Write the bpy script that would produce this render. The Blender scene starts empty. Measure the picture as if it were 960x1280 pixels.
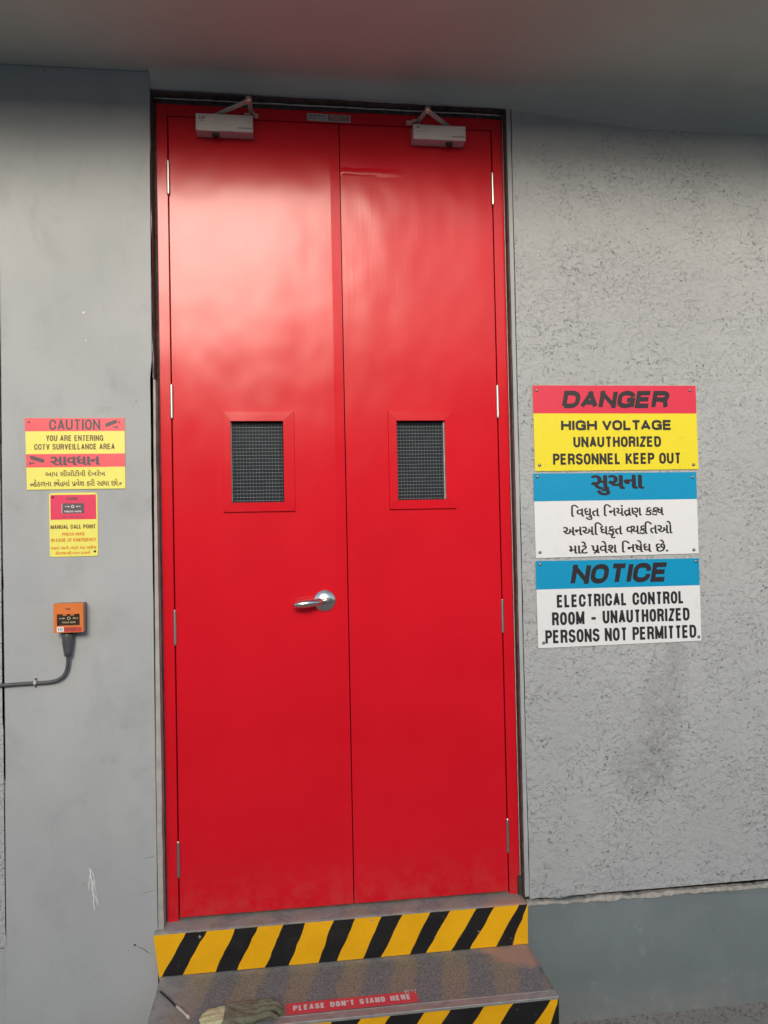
import bpy, bmesh, math, random
from mathutils import Vector, Matrix
from math import radians, sin, cos, pi
S = bpy.context.scene
C = S.collection
random.seed(7)

# ------------------------------------------------------------------ camera
R = ((0.99204434, 0.12463126, 0.0177506),
     (-0.12421384, 0.99199008, -0.02294782),
     (-0.02046843, 0.02056039, 0.99957907))
cd = bpy.data.cameras.new('camera'); cam = bpy.data.objects.new('camera', cd); C.objects.link(cam)
cam.matrix_world = Matrix(((R[0][0], R[0][2], -R[0][1], 0.33713093),
                           (R[1][0], R[1][2], -R[1][1], -2.356559),
                           (R[2][0], R[2][2], -R[2][1], 1.14452368), (0, 0, 0, 1)))
cd.sensor_fit = 'VERTICAL'; cd.sensor_height = 24.0; cd.lens = 24.0 * 960.0 / 1280.0
cd.clip_start = 0.05; cd.clip_end = 500
S.camera = cam

# ------------------------------------------------------------------ light
SUN_EL, SUN_AZ = radians(23.5), radians(-5.5)       # azimuth off the wall's normal, negative = from the left
w = bpy.data.worlds.new('World'); S.world = w; w.use_nodes = True
nt = w.node_tree; bg = nt.nodes['Background']
sky = nt.nodes.new('ShaderNodeTexSky'); sky.sky_type = 'NISHITA'; sky.sun_disc = False
sky.sun_elevation = SUN_EL
sky.air_density = 1.2; sky.dust_density = 1.5; sky.ozone_density = 1.0
# direction to the sun: behind the camera
sd = Vector((sin(SUN_AZ) * cos(SUN_EL), -cos(SUN_AZ) * cos(SUN_EL), sin(SUN_EL)))
sky.sun_rotation = math.atan2(sd.x, sd.y)
nt.links.new(sky.outputs[0], bg.inputs[0]); bg.inputs[1].default_value = 0.15
sl = bpy.data.lights.new('sun', 'SUN'); sl.energy = 1.6; sl.angle = radians(20); sl.color = (1.0, 0.90, 0.77)
so = bpy.data.objects.new('sun', sl); C.objects.link(so); so.location = sd * 20
so.rotation_euler = (-sd).to_track_quat('-Z', 'Y').to_euler()
S.view_settings.view_transform = 'Standard'; S.view_settings.look = 'None'
S.view_settings.exposure = 0.36; S.view_settings.gamma = 1.0

# ------------------------------------------------------------------ materials
class NT:
    def __init__(s, name):
        s.m = bpy.data.materials.new(name); s.m.use_nodes = True
        s.t = s.m.node_tree; s.p = s.t.nodes['Principled BSDF']
        s.co = s.n('ShaderNodeNewGeometry').outputs['Position']
    def n(s, k, **kw):
        o = s.t.nodes.new(k)
        for a, b in kw.items(): setattr(o, a, b)
        return o
    def l(s, a, b): s.t.links.new(a, b)
    def map(s, scale=(1, 1, 1), rot=(0, 0, 0), src=None):
        m = s.n('ShaderNodeMapping'); m.inputs['Scale'].default_value = scale; m.inputs['Rotation'].default_value = rot
        s.l(src or s.co, m.inputs[0]); return m.outputs[0]
    def noise(s, scale, detail=4, rough=.55, src=None, dist=0):
        n = s.n('ShaderNodeTexNoise'); n.inputs['Scale'].default_value = scale; n.inputs['Detail'].default_value = detail
        n.inputs['Roughness'].default_value = rough; n.inputs['Distortion'].default_value = dist
        s.l(src or s.co, n.inputs[0]); return n.outputs[0]
    def vor(s, scale, feature='F1', src=None, smooth=None):
        n = s.n('ShaderNodeTexVoronoi', feature=feature); n.inputs['Scale'].default_value = scale
        s.l(src or s.co, n.inputs[0]); return n.outputs[0]
    def ramp(s, f, stops):
        r = s.n('ShaderNodeValToRGB'); s.l(f, r.inputs[0]); e = r.color_ramp.elements
        while len(e) < len(stops): e.new(.5)
        for el, (p, c) in zip(e, stops):
            el.position = p; el.color = (c, c, c, 1) if not isinstance(c, tuple) else (*c, 1)
        return r.outputs[0]
    def math(s, op, a, b=0, c=None):
        m = s.n('ShaderNodeMath', operation=op)
        for i, v in enumerate((a, b) if c is None else (a, b, c)):
            if isinstance(v, (int, float)): m.inputs[i].default_value = v
            else: s.l(v, m.inputs[i])
        return m.outputs[0]
    def mix(s, f, a, b, mode='MIX'):
        m = s.n('ShaderNodeMix', data_type='RGBA', blend_type=mode)
        for k, v in ((0, f), (6, a), (7, b)):
            if isinstance(v, (int, float)): m.inputs[k].default_value = v if k == 0 else (v, v, v, 1)
            elif isinstance(v, tuple): m.inputs[k].default_value = (*v, 1)
            else: s.l(v, m.inputs[k])
        return m.outputs[2]
    def sep(s, src=None):
        x = s.n('ShaderNodeSeparateXYZ'); s.l(src or s.co, x.inputs[0]); return x.outputs
    def bump(s, h, strength, dist, prev=None):
        b = s.n('ShaderNodeBump'); b.inputs['Strength'].default_value = strength; b.inputs['Distance'].default_value = dist
        s.l(h, b.inputs['Height'])
        if prev: s.l(prev, b.inputs['Normal'])
        s.l(b.outputs[0], s.p.inputs['Normal']); return b.outputs[0]
    def set(s, col=None, rough=None, metal=None, spec=None, coat=None, coat_rough=None):
        for k, v in (('Base Color', col), ('Roughness', rough), ('Metallic', metal), ('Specular IOR Level', spec),
                     ('Coat Weight', coat), ('Coat Roughness', coat_rough)):
            if v is None: continue
            if isinstance(v, tuple): s.p.inputs[k].default_value = (*v, 1)
            elif isinstance(v, (int, float)): s.p.inputs[k].default_value = v
            else: s.l(v, s.p.inputs[k])
        return s
def simple(name, col, rough=.5, metal=0, var=.12, scale=40, spec=None, bump=0):
    m = NT(name); f = m.noise(scale, 3)
    c = m.mix(m.ramp(f, [(.3, 0.0), (.7, 1.0)]), tuple(v * (1 - var) for v in col), tuple(min(1, v * (1 + var)) for v in col))
    m.set(c, rough, metal, spec)
    if bump: m.bump(m.noise(scale * 4, 3), bump, .001)
    return m.m

def mk_rough():
    m = NT('rough_grey_plaster')
    P2 = m.map((1, 1, 1))
    # thrown-on plaster: blobs and ridges of a few millimetres, with small pits
    wv = m.n('ShaderNodeTexNoise'); wv.inputs['Scale'].default_value = 60; wv.inputs['Detail'].default_value = 3; m.l(m.co, wv.inputs[0])
    va = m.n('ShaderNodeVectorMath', operation='SUBTRACT'); m.l(wv.outputs['Color'], va.inputs[0]); va.inputs[1].default_value = (.5, .5, .5)
    vs = m.n('ShaderNodeVectorMath', operation='SCALE'); m.l(va.outputs[0], vs.inputs[0]); vs.inputs['Scale'].default_value = .016
    vd = m.n('ShaderNodeVectorMath', operation='ADD'); m.l(m.co, vd.inputs[0]); m.l(vs.outputs[0], vd.inputs[1])
    W = vd.outputs[0]
    blobs = m.noise(58, 3, .55, src=W)
    grit = m.noise(230, 3, .65)
    patch = m.noise(4.5, 3, .55)
    amp = m.ramp(patch, [(.32, .30), (.68, 1.0)])
    lay = m.ramp(blobs, [(.34, 0.0), (.47, .45), (.53, .75), (.70, 1.0)])
    pv = m.vor(70, src=m.map((1, 1, .8), src=W)); pv2 = m.vor(135, src=m.map((1, 1, .8), src=W))
    pm = m.math('MAXIMUM', m.ramp(pv, [(.13, 0.0), (.27, 1.0)]), m.ramp(m.noise(9, 5, .65), [(.45, 1.0), (.58, 0.0)]))
    pm2 = m.math('MAXIMUM', m.ramp(pv2, [(.15, 0.0), (.32, 1.0)]), m.ramp(m.noise(12, 5, .65), [(.46, 1.0), (.58, 0.0)]))
    inv = m.math('SUBTRACT', 1.0, m.math('MULTIPLY', pm, 1.0))
    # low spots of the coat are where the pits are seen
    low = m.ramp(blobs, [(.44, 1.0), (.60, 0.0)])
    pit = m.math('SUBTRACT', 1.0, m.math('MULTIPLY', low, m.math('MAXIMUM', inv, m.math('MULTIPLY', m.math('SUBTRACT', 1.0, pm2), .7))))
    h = m.math('ADD', m.math('MULTIPLY', lay, amp), m.math('MULTIPLY', grit, .16))
    b = m.bump(h, .80, .0052)
    m.bump(pit, .8, .0040, b)
    base = m.mix(m.ramp(m.noise(2.3, 4), [(.3, 0.0), (.7, 1.0)]), (.395, .408, .412), (.445, .458, .462))
    # crevices hold a little dirt
    base = m.mix(m.math('MULTIPLY', m.ramp(blobs, [(.3, 1.0), (.42, 0.0)]), .12), base, (.22, .22, .21))
    base = m.mix(m.math('MULTIPLY', m.math('SUBTRACT', 1.0, pit), .26), base, (.16, .16, .155))
    # soot smudge beside the step
    x, y, z = m.sep()
    def blob(cx, cz, rx, rz):
        a = m.math('DIVIDE', m.math('SUBTRACT', x, cx), rx); c = m.math('DIVIDE', m.math('SUBTRACT', z, cz), rz)
        d = m.math('ADD', m.math('MULTIPLY', a, a), m.math('MULTIPLY', c, c))
        return m.math('MAXIMUM', 0.0, m.math('SUBTRACT', 1.0, d))
    sm = m.math('ADD', blob(1.50, .52, .09, .20), m.math('ADD', blob(1.44, .36, .12, .12), blob(1.56, .70, .05, .10)))
    sm = m.math('MULTIPLY', sm, m.ramp(m.noise(34, 4, .7), [(.35, .1), (.65, 1.0)]))
    base = m.mix(m.math('MULTIPLY', m.math('MINIMUM', sm, 1.0), .42), base, (.12, .12, .12))
    m.set(base, .86, 0, .25); return m.m
def mk_smooth():
    m = NT('smooth_grey_paint')
    n1 = m.noise(3.0, 5, .6, src=m.map((1, 1, .7)))
    base = m.mix(m.ramp(n1, [(.32, 0.0), (.68, 1.0)]), (.36, .378, .385), (.43, .445, .45))
    sm_ = m.ramp(m.noise(6, 6, .65, src=m.map((1.3, 1, .8)), dist=.6), [(.54, 0.0), (.72, 1.0)])
    base = m.mix(m.math('MULTIPLY', sm_, .30), base, (.24, .245, .25))
    sp = m.ramp(m.noise(8, 6, .7, src=m.map((1, 1, 1.6))), [(.60, 0.0), (.74, 1.0)])
    base = m.mix(m.math('MULTIPLY', sp, .22), base, (.2, .2, .2))
    dots = m.ramp(m.vor(9), [(.018, 1.0), (.03, 0.0)])
    base = m.mix(m.math('MULTIPLY', dots, .6), base, (.12, .12, .12))
    m.set(base, .62, 0, .35)
    b = m.bump(m.noise(5, 3), .25, .006)
    m.bump(m.noise(120, 4, .6), .22, .0009, b); return m.m
def mk_plinth():
    m = NT('blue_grey_plinth_paint')
    n1 = m.noise(4.0, 5, .6)
    base = m.mix(m.ramp(n1, [(.3, 0.0), (.7, 1.0)]), (.165, .196, .205), (.205, .24, .25))
    sp = m.ramp(m.noise(14, 6, .75), [(.58, 0.0), (.75, 1.0)])
    base = m.mix(m.math('MULTIPLY', sp, .3), base, (.42, .43, .42))
    # dust that settles towards the ground
    z = m.sep()[2]
    du = m.math('MULTIPLY', m.ramp(m.math('ADD', z, .62), [(.22, 1.0), (.34, 0.0)]), m.ramp(m.noise(22, 4), [(.3, .2), (.7, 1.0)]))
    base = m.mix(m.math('MULTIPLY', du, .5), base, (.36, .33, .28))
    m.set(base, .75, 0, .3)
    b = m.bump(m.noise(7, 3), .4, .008)
    m.bump(m.noise(70, 4, .6), .4, .0012, b); return m.m
def mk_soffit():
    m = NT('canopy_soffit_paint')
    base = m.mix(m.ramp(m.noise(2.2, 4, .6), [(.3, 0.0), (.7, 1.0)]), (.42, .44, .40), (.49, .515, .47))
    m.set(base, .7, 0, .3); m.bump(m.noise(6, 4), .3, .006); return m.m
def mk_red(dark=1.0, name='glossy_red_paint'):
    m = NT(name)
    cl = m.noise(3, 3)
    c = m.mix(m.ramp(cl, [(.3, 0.0), (.7, 1.0)]), (.62 * dark, .006 * dark, .016 * dark), (.68 * dark, .008 * dark, .020 * dark))
    # light scuffs
    sc = m.ramp(m.noise(9, 7, .75, src=m.map((1, 1, .5))), [(.66, 0.0), (.78, 1.0)])
    c = m.mix(m.math('MULTIPLY', sc, .06), c, (.75, .12, .10))
    zz = m.sep()[2]
    ft = m.math('MULTIPLY', m.ramp(zz, [(.0, 1.0), (.16, 0.0)]), m.ramp(m.noise(18, 5, .7), [(.4, 0.0), (.7, 1.0)]))
    c = m.mix(m.math('MULTIPLY', ft, .22), c, (.50, .16, .13))
    sx_ = m.ramp(m.noise(30, 5, .8, src=m.map((.25, 1, 1.2), rot=(0, .6, 0))), [(.70, 0.0), (.76, 1.0)])
    c = m.mix(m.math('MULTIPLY', sx_, .22), c, (.72, .18, .16))
    rg = m.ramp(m.noise(7, 3, .5, src=m.map((1, 1, .5))), [(.3, .195), (.7, .225)])
    m.set(c, rg, 0, .33)
    wave = m.noise(2.9, 2, .45, src=m.map((1.5, 1, 1)))
    X, Y_, Z = m.sep()
    q = m.math('DIVIDE', m.math('SUBTRACT', m.math('ADD', Z, m.math('MULTIPLY', m.noise(9, 2), .02)), 2.262), .013)
    dent = m.math('MULTIPLY', m.math('MAXIMUM', 0.0, m.math('SUBTRACT', 1.0, m.math('MULTIPLY', q, q))), m.ramp(X, [(.515, 0.0), (.525, 1.0), (.60, .8), (.72, 0.0)]))
    b = m.bump(wave, .45, .011)
    b = m.bump(dent, .55, .004, b)
    streak = m.noise(60, 3, .6, src=m.map((2.2, 1, .10)))
    m.bump(streak, .10, .0008, b)
    return m.m
def mk_ground():
    m = NT('dusty_concrete_ground')
    base = m.mix(m.ramp(m.noise(3, 6, .7), [(.3, 0.0), (.7, 1.0)]), (.27, .255, .23), (.36, .34, .31))
    base = m.mix(m.ramp(m.noise(60, 5, .7), [(.55, 0.0), (.7, .7)]), base, (.10, .10, .09))
    m.set(base, .9, 0, .2); m.bump(m.noise(50, 5, .7), .7, .004); return m.m
def mk_tread(off=0.0, name='worn_step_concrete'):
    m = NT(name)
    x, y, z = m.sep()
    wob = m.math('MULTIPLY', m.math('SUBTRACT', m.noise(9, 4, .7), .5), .07)
    u = m.math('ADD', m.math('ADD', x, wob), m.math('MULTIPLY', y, -.22))
    tri = m.math('PINGPONG', m.math('ADD', u, off), .0735)
    st = m.ramp(m.math('MULTIPLY', tri, 1 / .0735), [(.38, 0.0), (.60, 1.0)])
    fl = m.noise(210, 5, .85)
    brown = m.mix(m.ramp(fl, [(.35, 0.0), (.68, 1.0)]), (.12, .105, .075), (.40, .35, .275))
    dark = m.mix(m.ramp(fl, [(.35, 0.0), (.68, 1.0)]), (.058, .062, .062), (.33, .34, .34))
    c = m.mix(st, brown, dark)
    # pale worn dust, strongest by the ends and at the foot of the riser
    wear = m.ramp(m.noise(16, 6, .75), [(.42, 0.0), (.62, 1.0)])
    e1 = m.ramp(m.math('ADD', x, .5), [(.47, 1.0), (.60, 0.0)])
    c = m.mix(m.math('MULTIPLY', e1, m.ramp(wear, [(0.0, .4), (1.0, .9)])), c, (.36, .36, .34))
    e2 = m.ramp(m.math('ADD', y, .32), [(.215, 0.0), (.250, 1.0)])
    c = m.mix(m.math('MULTIPLY', e2, m.ramp(wear, [(0.0, .25), (1.0, .75)])), c, (.36, .34, .31))
    # bare pinkish render at the right-hand end
    a = m.math('DIVIDE', m.math('SUBTRACT', x, 1.01), .13); b_ = m.math('DIVIDE', m.math('SUBTRACT', y, -.10), .10)
    d = m.math('ADD', m.math('MULTIPLY', a, a), m.math('MULTIPLY', b_, b_))
    d = m.math('ADD', d, m.math('MULTIPLY', m.math('SUBTRACT', m.noise(22, 4), .5), 1.6))
    c = m.mix(m.math('MULTIPLY', m.ramp(d, [(.45, 1.0), (.95, 0.0)]), .85), c, (.44, .27, .20))
    m.set(c, .85, 0, .3)
    b = m.bump(m.noise(24, 4, .6), .5, .004)
    m.bump(fl, .55, .0018, b); return m.m
def mk_stripe(name, col, chip):
    m = NT(name)
    c = m.mix(m.ramp(m.noise(7, 4), [(.3, 0.0), (.7, 1.0)]), tuple(v * .88 for v in col), col)
    ch = m.ramp(m.noise(38, 6, .75), [(.645, 0.0), (.68, 1.0)])
    c = m.mix(m.math('MULTIPLY', ch, .75), c, chip)
    gr = m.ramp(m.noise(14, 5, .7), [(.55, 0.0), (.85, .22)])
    c = m.mix(gr, c, (.10, .085, .06))
    m.set(c, .5, 0, .4)
    b = m.bump(m.noise(17, 3, .5), .5, .007)
    m.bump(m.noise(90, 4), .3, .0012, b); return m.m
def mk_metal(name, col, rough, brushed=True):
    m = NT(name)
    n = m.noise(70, 3, .6, src=m.map((.4, 1, 3)))
    m.set(m.mix(n, tuple(v * .8 for v in col), col), m.ramp(n, [(.3, rough * .8), (.7, rough * 1.2)]), 1.0)
    m.bump(n, .08, .0004); return m.m
def mk_print(name, col, rough=.32, dirt=.25, spec=.5):
    m = NT(name)
    d = m.ramp(m.noise(26, 6, .7), [(.56, 0.0), (.76, 1.0)])
    c = m.mix(m.math('MULTIPLY', d, dirt), col, tuple(v * .55 + .03 for v in col))
    m.set(c, rough, 0, spec); m.bump(m.noise(6, 2), .12, .004); return m.m

M = {}
M['rough'] = mk_rough(); M['smooth'] = mk_smooth(); M['plinth'] = mk_plinth(); M['soffit'] = mk_soffit()
M['red'] = mk_red(); M['ground'] = mk_ground(); M['tread'] = mk_tread(.055)
M['yellow_stripe'] = mk_stripe('yellow_hazard_paint', (.97, .49, .003), (.35, .22, .06))
M['black_stripe'] = mk_stripe('black_hazard_paint', (.012, .012, .013), (.30, .28, .25))
M['dark'] = simple('dark_brown_filler', (.075, .055, .048), .8, var=.5, bump=.5)
M['crack'] = simple('dark_crack', (.05, .047, .043), .95, var=.3)
M['line'] = simple('pale_sealant', (.52, .50, .47), .6, var=.25, scale=60)
M['cement'] = simple('chipped_cement', (.42, .40, .36), .9, var=.3, scale=60, bump=.8)
M['patchmat'] = simple('bare_plaster_patch', (.40, .385, .355), .85, var=.16, scale=22, bump=.5)
M['steel'] = mk_metal('brushed_steel', (.72, .68, .62), .28)
M['hinge'] = simple('hinge_steel', (.66, .62, .57), .34, 1.0, var=.05, scale=30)
M['screw'] = mk_metal('dull_screw', (.36, .33, .29), .42)
M['chrome'] = mk_metal('satin_chrome', (.80, .77, .72), .24)
M['silver'] = simple('silver_enamel', (.55, .53, .53), .38, .35, var=.06, scale=30)
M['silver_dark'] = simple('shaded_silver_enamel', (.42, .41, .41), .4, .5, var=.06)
M['black'] = simple('black_plastic', (.018, .018, .019), .5, var=.2)
M['cablemat'] = simple('dark_grey_cable', (.075, .078, .085), .45, var=.2, scale=90)
M['aluminium'] = simple('worn_aluminium', (.33, .34, .32), .5, .35, var=.16, scale=45, bump=.4)
M['p_red'] = mk_print('print_red', (.74, .035, .075)); M['p_yellow'] = mk_print('print_yellow', (.86, .72, .03))
M['p_blue'] = mk_print('print_blue', (.003, .30, .55)); M['p_white'] = mk_print('print_white', (.78, .79, .80), dirt=.3)
M['ink'] = simple('black_ink', (.022, .016, .022), .4, var=.2)
M['c_red'] = mk_print('glare_red_print', (.86, .10, .13)); M['c_yellow'] = mk_print('pale_yellow_print', (.86, .80, .16))  # caution sign's glare is lightened into both print colours
M['brown_ink'] = simple('brown_ink', (.13, .045, .03), .45); M['orange_ink'] = simple('orange_ink', (.72, .20, .02), .45)
M['m_red'] = mk_print('crimson_print', (.78, .045, .12)); M['grey_ink'] = simple('dark_grey_ink', (.10, .07, .085), .45)
M['white_ink'] = simple('white_ink', (.72, .72, .70), .5)
M['orange'] = simple('orange_plastic', (.72, .19, .035), .38, var=.08, scale=25)
M['gold_ink'] = simple('pale_gold_ink', (.50, .40, .20), .5)
M['back_box'] = simple('grey_back_box', (.17, .15, .145), .5)
M['st_red'] = mk_print('sticker_red', (.66, .06, .085), rough=.5, dirt=.5); M['st_white'] = mk_print('sticker_white_letters', (.68, .64, .62), rough=.5, dirt=.35)
M['label'] = mk_print('label_paper', (.46, .44, .43), rough=.5)
M['glove'] = None
def mk_glass():
    m = NT('wired_glass')
    m.set((.2, .2, .2), .12, 0, .35); m.p.inputs['Transmission Weight'].default_value = .55; m.p.inputs['IOR'].default_value = 1.5
    m.set(m.mix(m.noise(30, 4), (.030, .040, .052), (.065, .085, .10)))
    return m.m
M['glass'] = mk_glass()
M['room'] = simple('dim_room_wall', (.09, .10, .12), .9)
M['wire'] = simple('glazing_wire', (.40, .43, .43), .5, .3)

# ------------------------------------------------------------------ mesh helpers
def box(bm, x0, x1, y0, y1, z0, z1, bev=0, mi=0, seg=2):
    vs = [bm.verts.new(p) for p in ((x0,y0,z0),(x1,y0,z0),(x1,y1,z0),(x0,y1,z0),(x0,y0,z1),(x1,y0,z1),(x1,y1,z1),(x0,y1,z1))]
    fs = [bm.faces.new([vs[i] for i in f]) for f in ((0,1,5,4),(1,2,6,5),(2,3,7,6),(3,0,4,7),(4,5,6,7),(3,2,1,0))]
    for f in fs: f.material_index = mi
    if bev:
        es = set(e for f in fs for e in f.edges)
        bmesh.ops.bevel(bm, geom=list(es), offset=bev, segments=seg, affect='EDGES', profile=.5)
def tube(bm, pts, rad, n=10, cap=True):
    pts = [Vector(p) for p in pts]; rings = []
    for i, p in enumerate(pts):
        t = (pts[min(i + 1, len(pts) - 1)] - pts[max(i - 1, 0)]).normalized()
        up = Vector((0, 1, 0)) if abs(t.y) < .9 else Vector((0, 0, 1))
        a = t.cross(up).normalized(); b = t.cross(a).normalized()
        r = rad[i] if isinstance(rad, (list, tuple)) else rad
        rings.append([bm.verts.new(p + a * r * cos(k * 2 * pi / n) + b * r * sin(k * 2 * pi / n)) for k in range(n)])
    for r0, r1 in zip(rings, rings[1:]):
        for k in range(n):
            f = bm.faces.new((r0[k], r0[(k + 1) % n], r1[(k + 1) % n], r1[k])); f.smooth = True
    if cap: bm.faces.new(rings[0]); bm.faces.new(rings[-1][::-1])
def lathe(bm, prof, c, n=28, axis='y'):
    # prof: (radius, distance along -y from c)
    rings = []
    for r, d in prof:
        if r < 1e-6: rings.append([bm.verts.new(axp(c, 0, 0, d, axis))])
        else: rings.append([bm.verts.new(axp(c, r * cos(k * 2 * pi / n), r * sin(k * 2 * pi / n), d, axis)) for k in range(n)])
    for a, b in zip(rings, rings[1:]):
        for k in range(n):
            k2 = (k + 1) % n
            va = [a[0]] if len(a) == 1 else [a[k], a[k2]]
            vb = [b[0]] if len(b) == 1 else [b[k2], b[k]]
            f = bm.faces.new(va + vb); f.smooth = True
def axp(c, u, v, d, axis):
    if axis == 'y': return (c[0] + u, c[1] - d, c[2] + v)
    return (c[0] + u, c[1] + v, c[2] + d)
def plane_poly(bm, pts, y, mi=0):
    f = bm.faces.new([bm.verts.new((p[0], y, p[1])) for p in pts]); f.material_index = mi; return f
def obj(name, bm, mat, parent=None, label=None):
    bmesh.ops.recalc_face_normals(bm, faces=bm.faces)
    me = bpy.data.meshes.new(name); bm.to_mesh(me); bm.free()
    for m in (mat if isinstance(mat, (list, tuple)) else [mat]): me.materials.append(m)
    return link(name, me, parent, label)
def link(name, me, parent=None, label=None, loc=None):
    o = bpy.data.objects.new(name, me); C.objects.link(o)
    if loc: o.location = loc
    if parent:
        o.parent = parent
        if parent.type == 'EMPTY': o.matrix_parent_inverse = Matrix.Translation(-Vector(parent.location))
    if label: o['label'] = label
    return o
def thing(name, label, cat, loc, group=None):
    o = bpy.data.objects.new(name, None); C.objects.link(o); o.location = loc; o.empty_display_size = .05
    o['label'] = label; o['category'] = cat
    if group: o['group'] = group
    return o
def tag(o, label, cat, group=None):
    o['label'] = label; o['category'] = cat
    if group: o['group'] = group
    return o
def B(): return bmesh.new()
def jag(p0, p1, step, amp, rnd=None):
    p0, p1 = Vector(p0), Vector(p1); d = p1 - p0; n = max(1, int(d.length / step)); nn = Vector((-d.y, d.x)).normalized()
    out = [p0]; o = 0
    for i in range(1, n):
        o = o * .6 + random.uniform(-amp, amp); out.append(p0 + d * (i / n) + nn * o)
    return [tuple(v) for v in out] + [tuple(p1)]
def slab(bm, pts, y0, y1, mi=0):
    """outline in x,z extruded from y0 (front) to y1"""
    pts = [p for i, p in enumerate(pts) if (Vector(p[:2]) - Vector(pts[i - 1][:2])).length > 1e-5]
    f = [bm.verts.new((p[0], y0, p[1])) for p in pts]; b = [bm.verts.new((p[0], y1, p[1])) for p in pts]
    a = bm.faces.new(f); bm.faces.new(b[::-1]); n = len(pts)
    for i in range(n): bm.faces.new((f[i], b[i], b[(i + 1) % n], f[(i + 1) % n]))
    bmesh.ops.triangulate(bm, faces=[q for q in bm.faces if len(q.verts) > 4])

# ------------------------------------------------------------------ lettering
def E(cx, cy, rx, ry, a0, a1, n=9, p=.90):
    o = []
    for i in range(n + 1):
        a = radians(a0 + (a1 - a0) * i / n); c, s_ = cos(a), sin(a)
        o.append((cx + rx * math.copysign(abs(c) ** p, c), cy + ry * math.copysign(abs(s_) ** p, s_)))
    return o
G = {
 'A': (1.05, [[(0, -.04), (.5, 1.0), (1, -.04)], [(.17, .27), (.83, .27)]]),
 'C': (1, [E(.5, .66, .5, .34, -8, 180, 12) + E(.5, .34, .5, .34, 180, 368, 12)]),
 'D': (1, [[(0, 0), (0, 1)] + E(.45, .6, .55, .4, 90, 0) + E(.45, .4, .55, .4, 0, -90) + [(0, 0)]]),
 'E': (.9, [[(1, 1), (0, 1), (0, 0), (1, 0)], [(0, .52), (.92, .52)]]),
 'F': (.85, [[(1, 1), (0, 1), (0, -.1)], [(0, .5), (.9, .5)]]),
 'G': (1.05, [E(.5, .66, .5, .34, 4, 180, 12) + E(.5, .34, .5, .34, 180, 330, 10) + [(1, .46), (.56, .46)], [(1, .46), (1, -.1)]]),
 'H': (1, [[(0, -.1), (0, 1.1)], [(1, -.1), (1, 1.1)], [(0, .52), (1, .52)]]),
 'I': (.0, [[(0, -.1), (0, 1.1)]]),
 'K': (1.0, [[(0, -.1), (0, 1.1)], [(1, 1.06), (0, .36)], [(.32, .58), (1.02, -.06)]]),
 'L': (.8, [[(0, 1.1), (0, 0), (1, 0)]]),
 'M': (1.35, [[(0, -.1), (0, 1), (.5, .1), (1, 1), (1, -.1)]]),
 'N': (1.02, [[(0, -.1), (0, 1), (1, 0), (1, 1.1)]]),
 'O': (1.0, [E(.5, .6, .5, .4, 0, 180, 12) + E(.5, .4, .5, .4, 180, 360, 12) + [(1, .6)]]),
 'P': (.95, [[(0, -.1), (0, 1)] + E(.6, .74, .4, .26, 90, -90, 10) + [(0, .48)]]),
 'R': (1.0, [[(0, -.1), (0, 1)] + E(.6, .75, .4, .25, 90, -90, 10) + [(0, .5)], [(.58, .5), (.9, .36), (.95, .1), (1.0, -.1)]]),
 'S': (1.0, [E(.5, .75, .48, .25, 8, 180, 8) + E(.5, .77, .48, .24, 195, 262, 4) + E(.5, .27, .5, .24, 82, 0, 4) + E(.5, .27, .5, .27, 0, -180, 9)]),
 'T': (.95, [[(0, 1), (1, 1)], [(.5, 1), (.5, -.1)]]),
 'U': (1.0, [[(0, 1.1), (0, .4)] + E(.5, .38, .5, .38, 180, 360, 12) + [(1, 1.1)]]),
 'V': (1.0, [[(0, 1.05), (.5, 0), (1, 1.05)]]),
 'Y': (1.0, [[(0, 1.06), (.5, .45), (1, 1.06)], [(.5, .45), (.5, -.1)]]),
 'Z': (.9, [[(0, 1), (1, 1), (0, 0), (1, 0)]]),
 '-': (1.0, [[(0, .42), (1, .42)]]),
 "'": (.0, [[(0, .75), (0, 1.1)]]),
 '.': (.0, [[(0, -.05), (0, .1)]]),
}
def split_sharp(st, wd, h, T):
    # break a stroke where it turns back on itself and let both ends run on by half a stroke
    out, cur = [], [st[0]]
    P = [Vector((u * wd, v * h)) for u, v in st]
    for j in range(1, len(st)):
        cur.append(st[j])
        if j + 1 < len(st):
            a, b = P[j] - P[j - 1], P[j + 1] - P[j]
            if a.length > 1e-6 and b.length > 1e-6 and a.normalized().dot(b.normalized()) < .25 and min(a.length, b.length) > T * .6:
                square = abs(a.normalized().dot(b.normalized())) < .1
                if square: continue
                e = a.normalized() * T * .5; cur[-1] = ((P[j].x + e.x) / max(wd, 1e-6), (P[j].y + e.y) / h); out.append(cur)
                e = b.normalized() * T * .5; cur = [((P[j].x - e.x) / max(wd, 1e-6), (P[j].y - e.y) / h)]
    out.append(cur); return out
KERN = {'LT': .5, 'TA': .55, 'LV': .4, 'AT': .4, 'AU': .1, 'VO': .25, 'OV': .2, 'LY': .4, 'RY': .1, 'YO': .3, 'TE': .1, 'CT': .1, 'RT': .1, 'PE': .1, 'LL': .15, 'LA': -.1, 'TR': .1, 'TT': .1}
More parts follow.
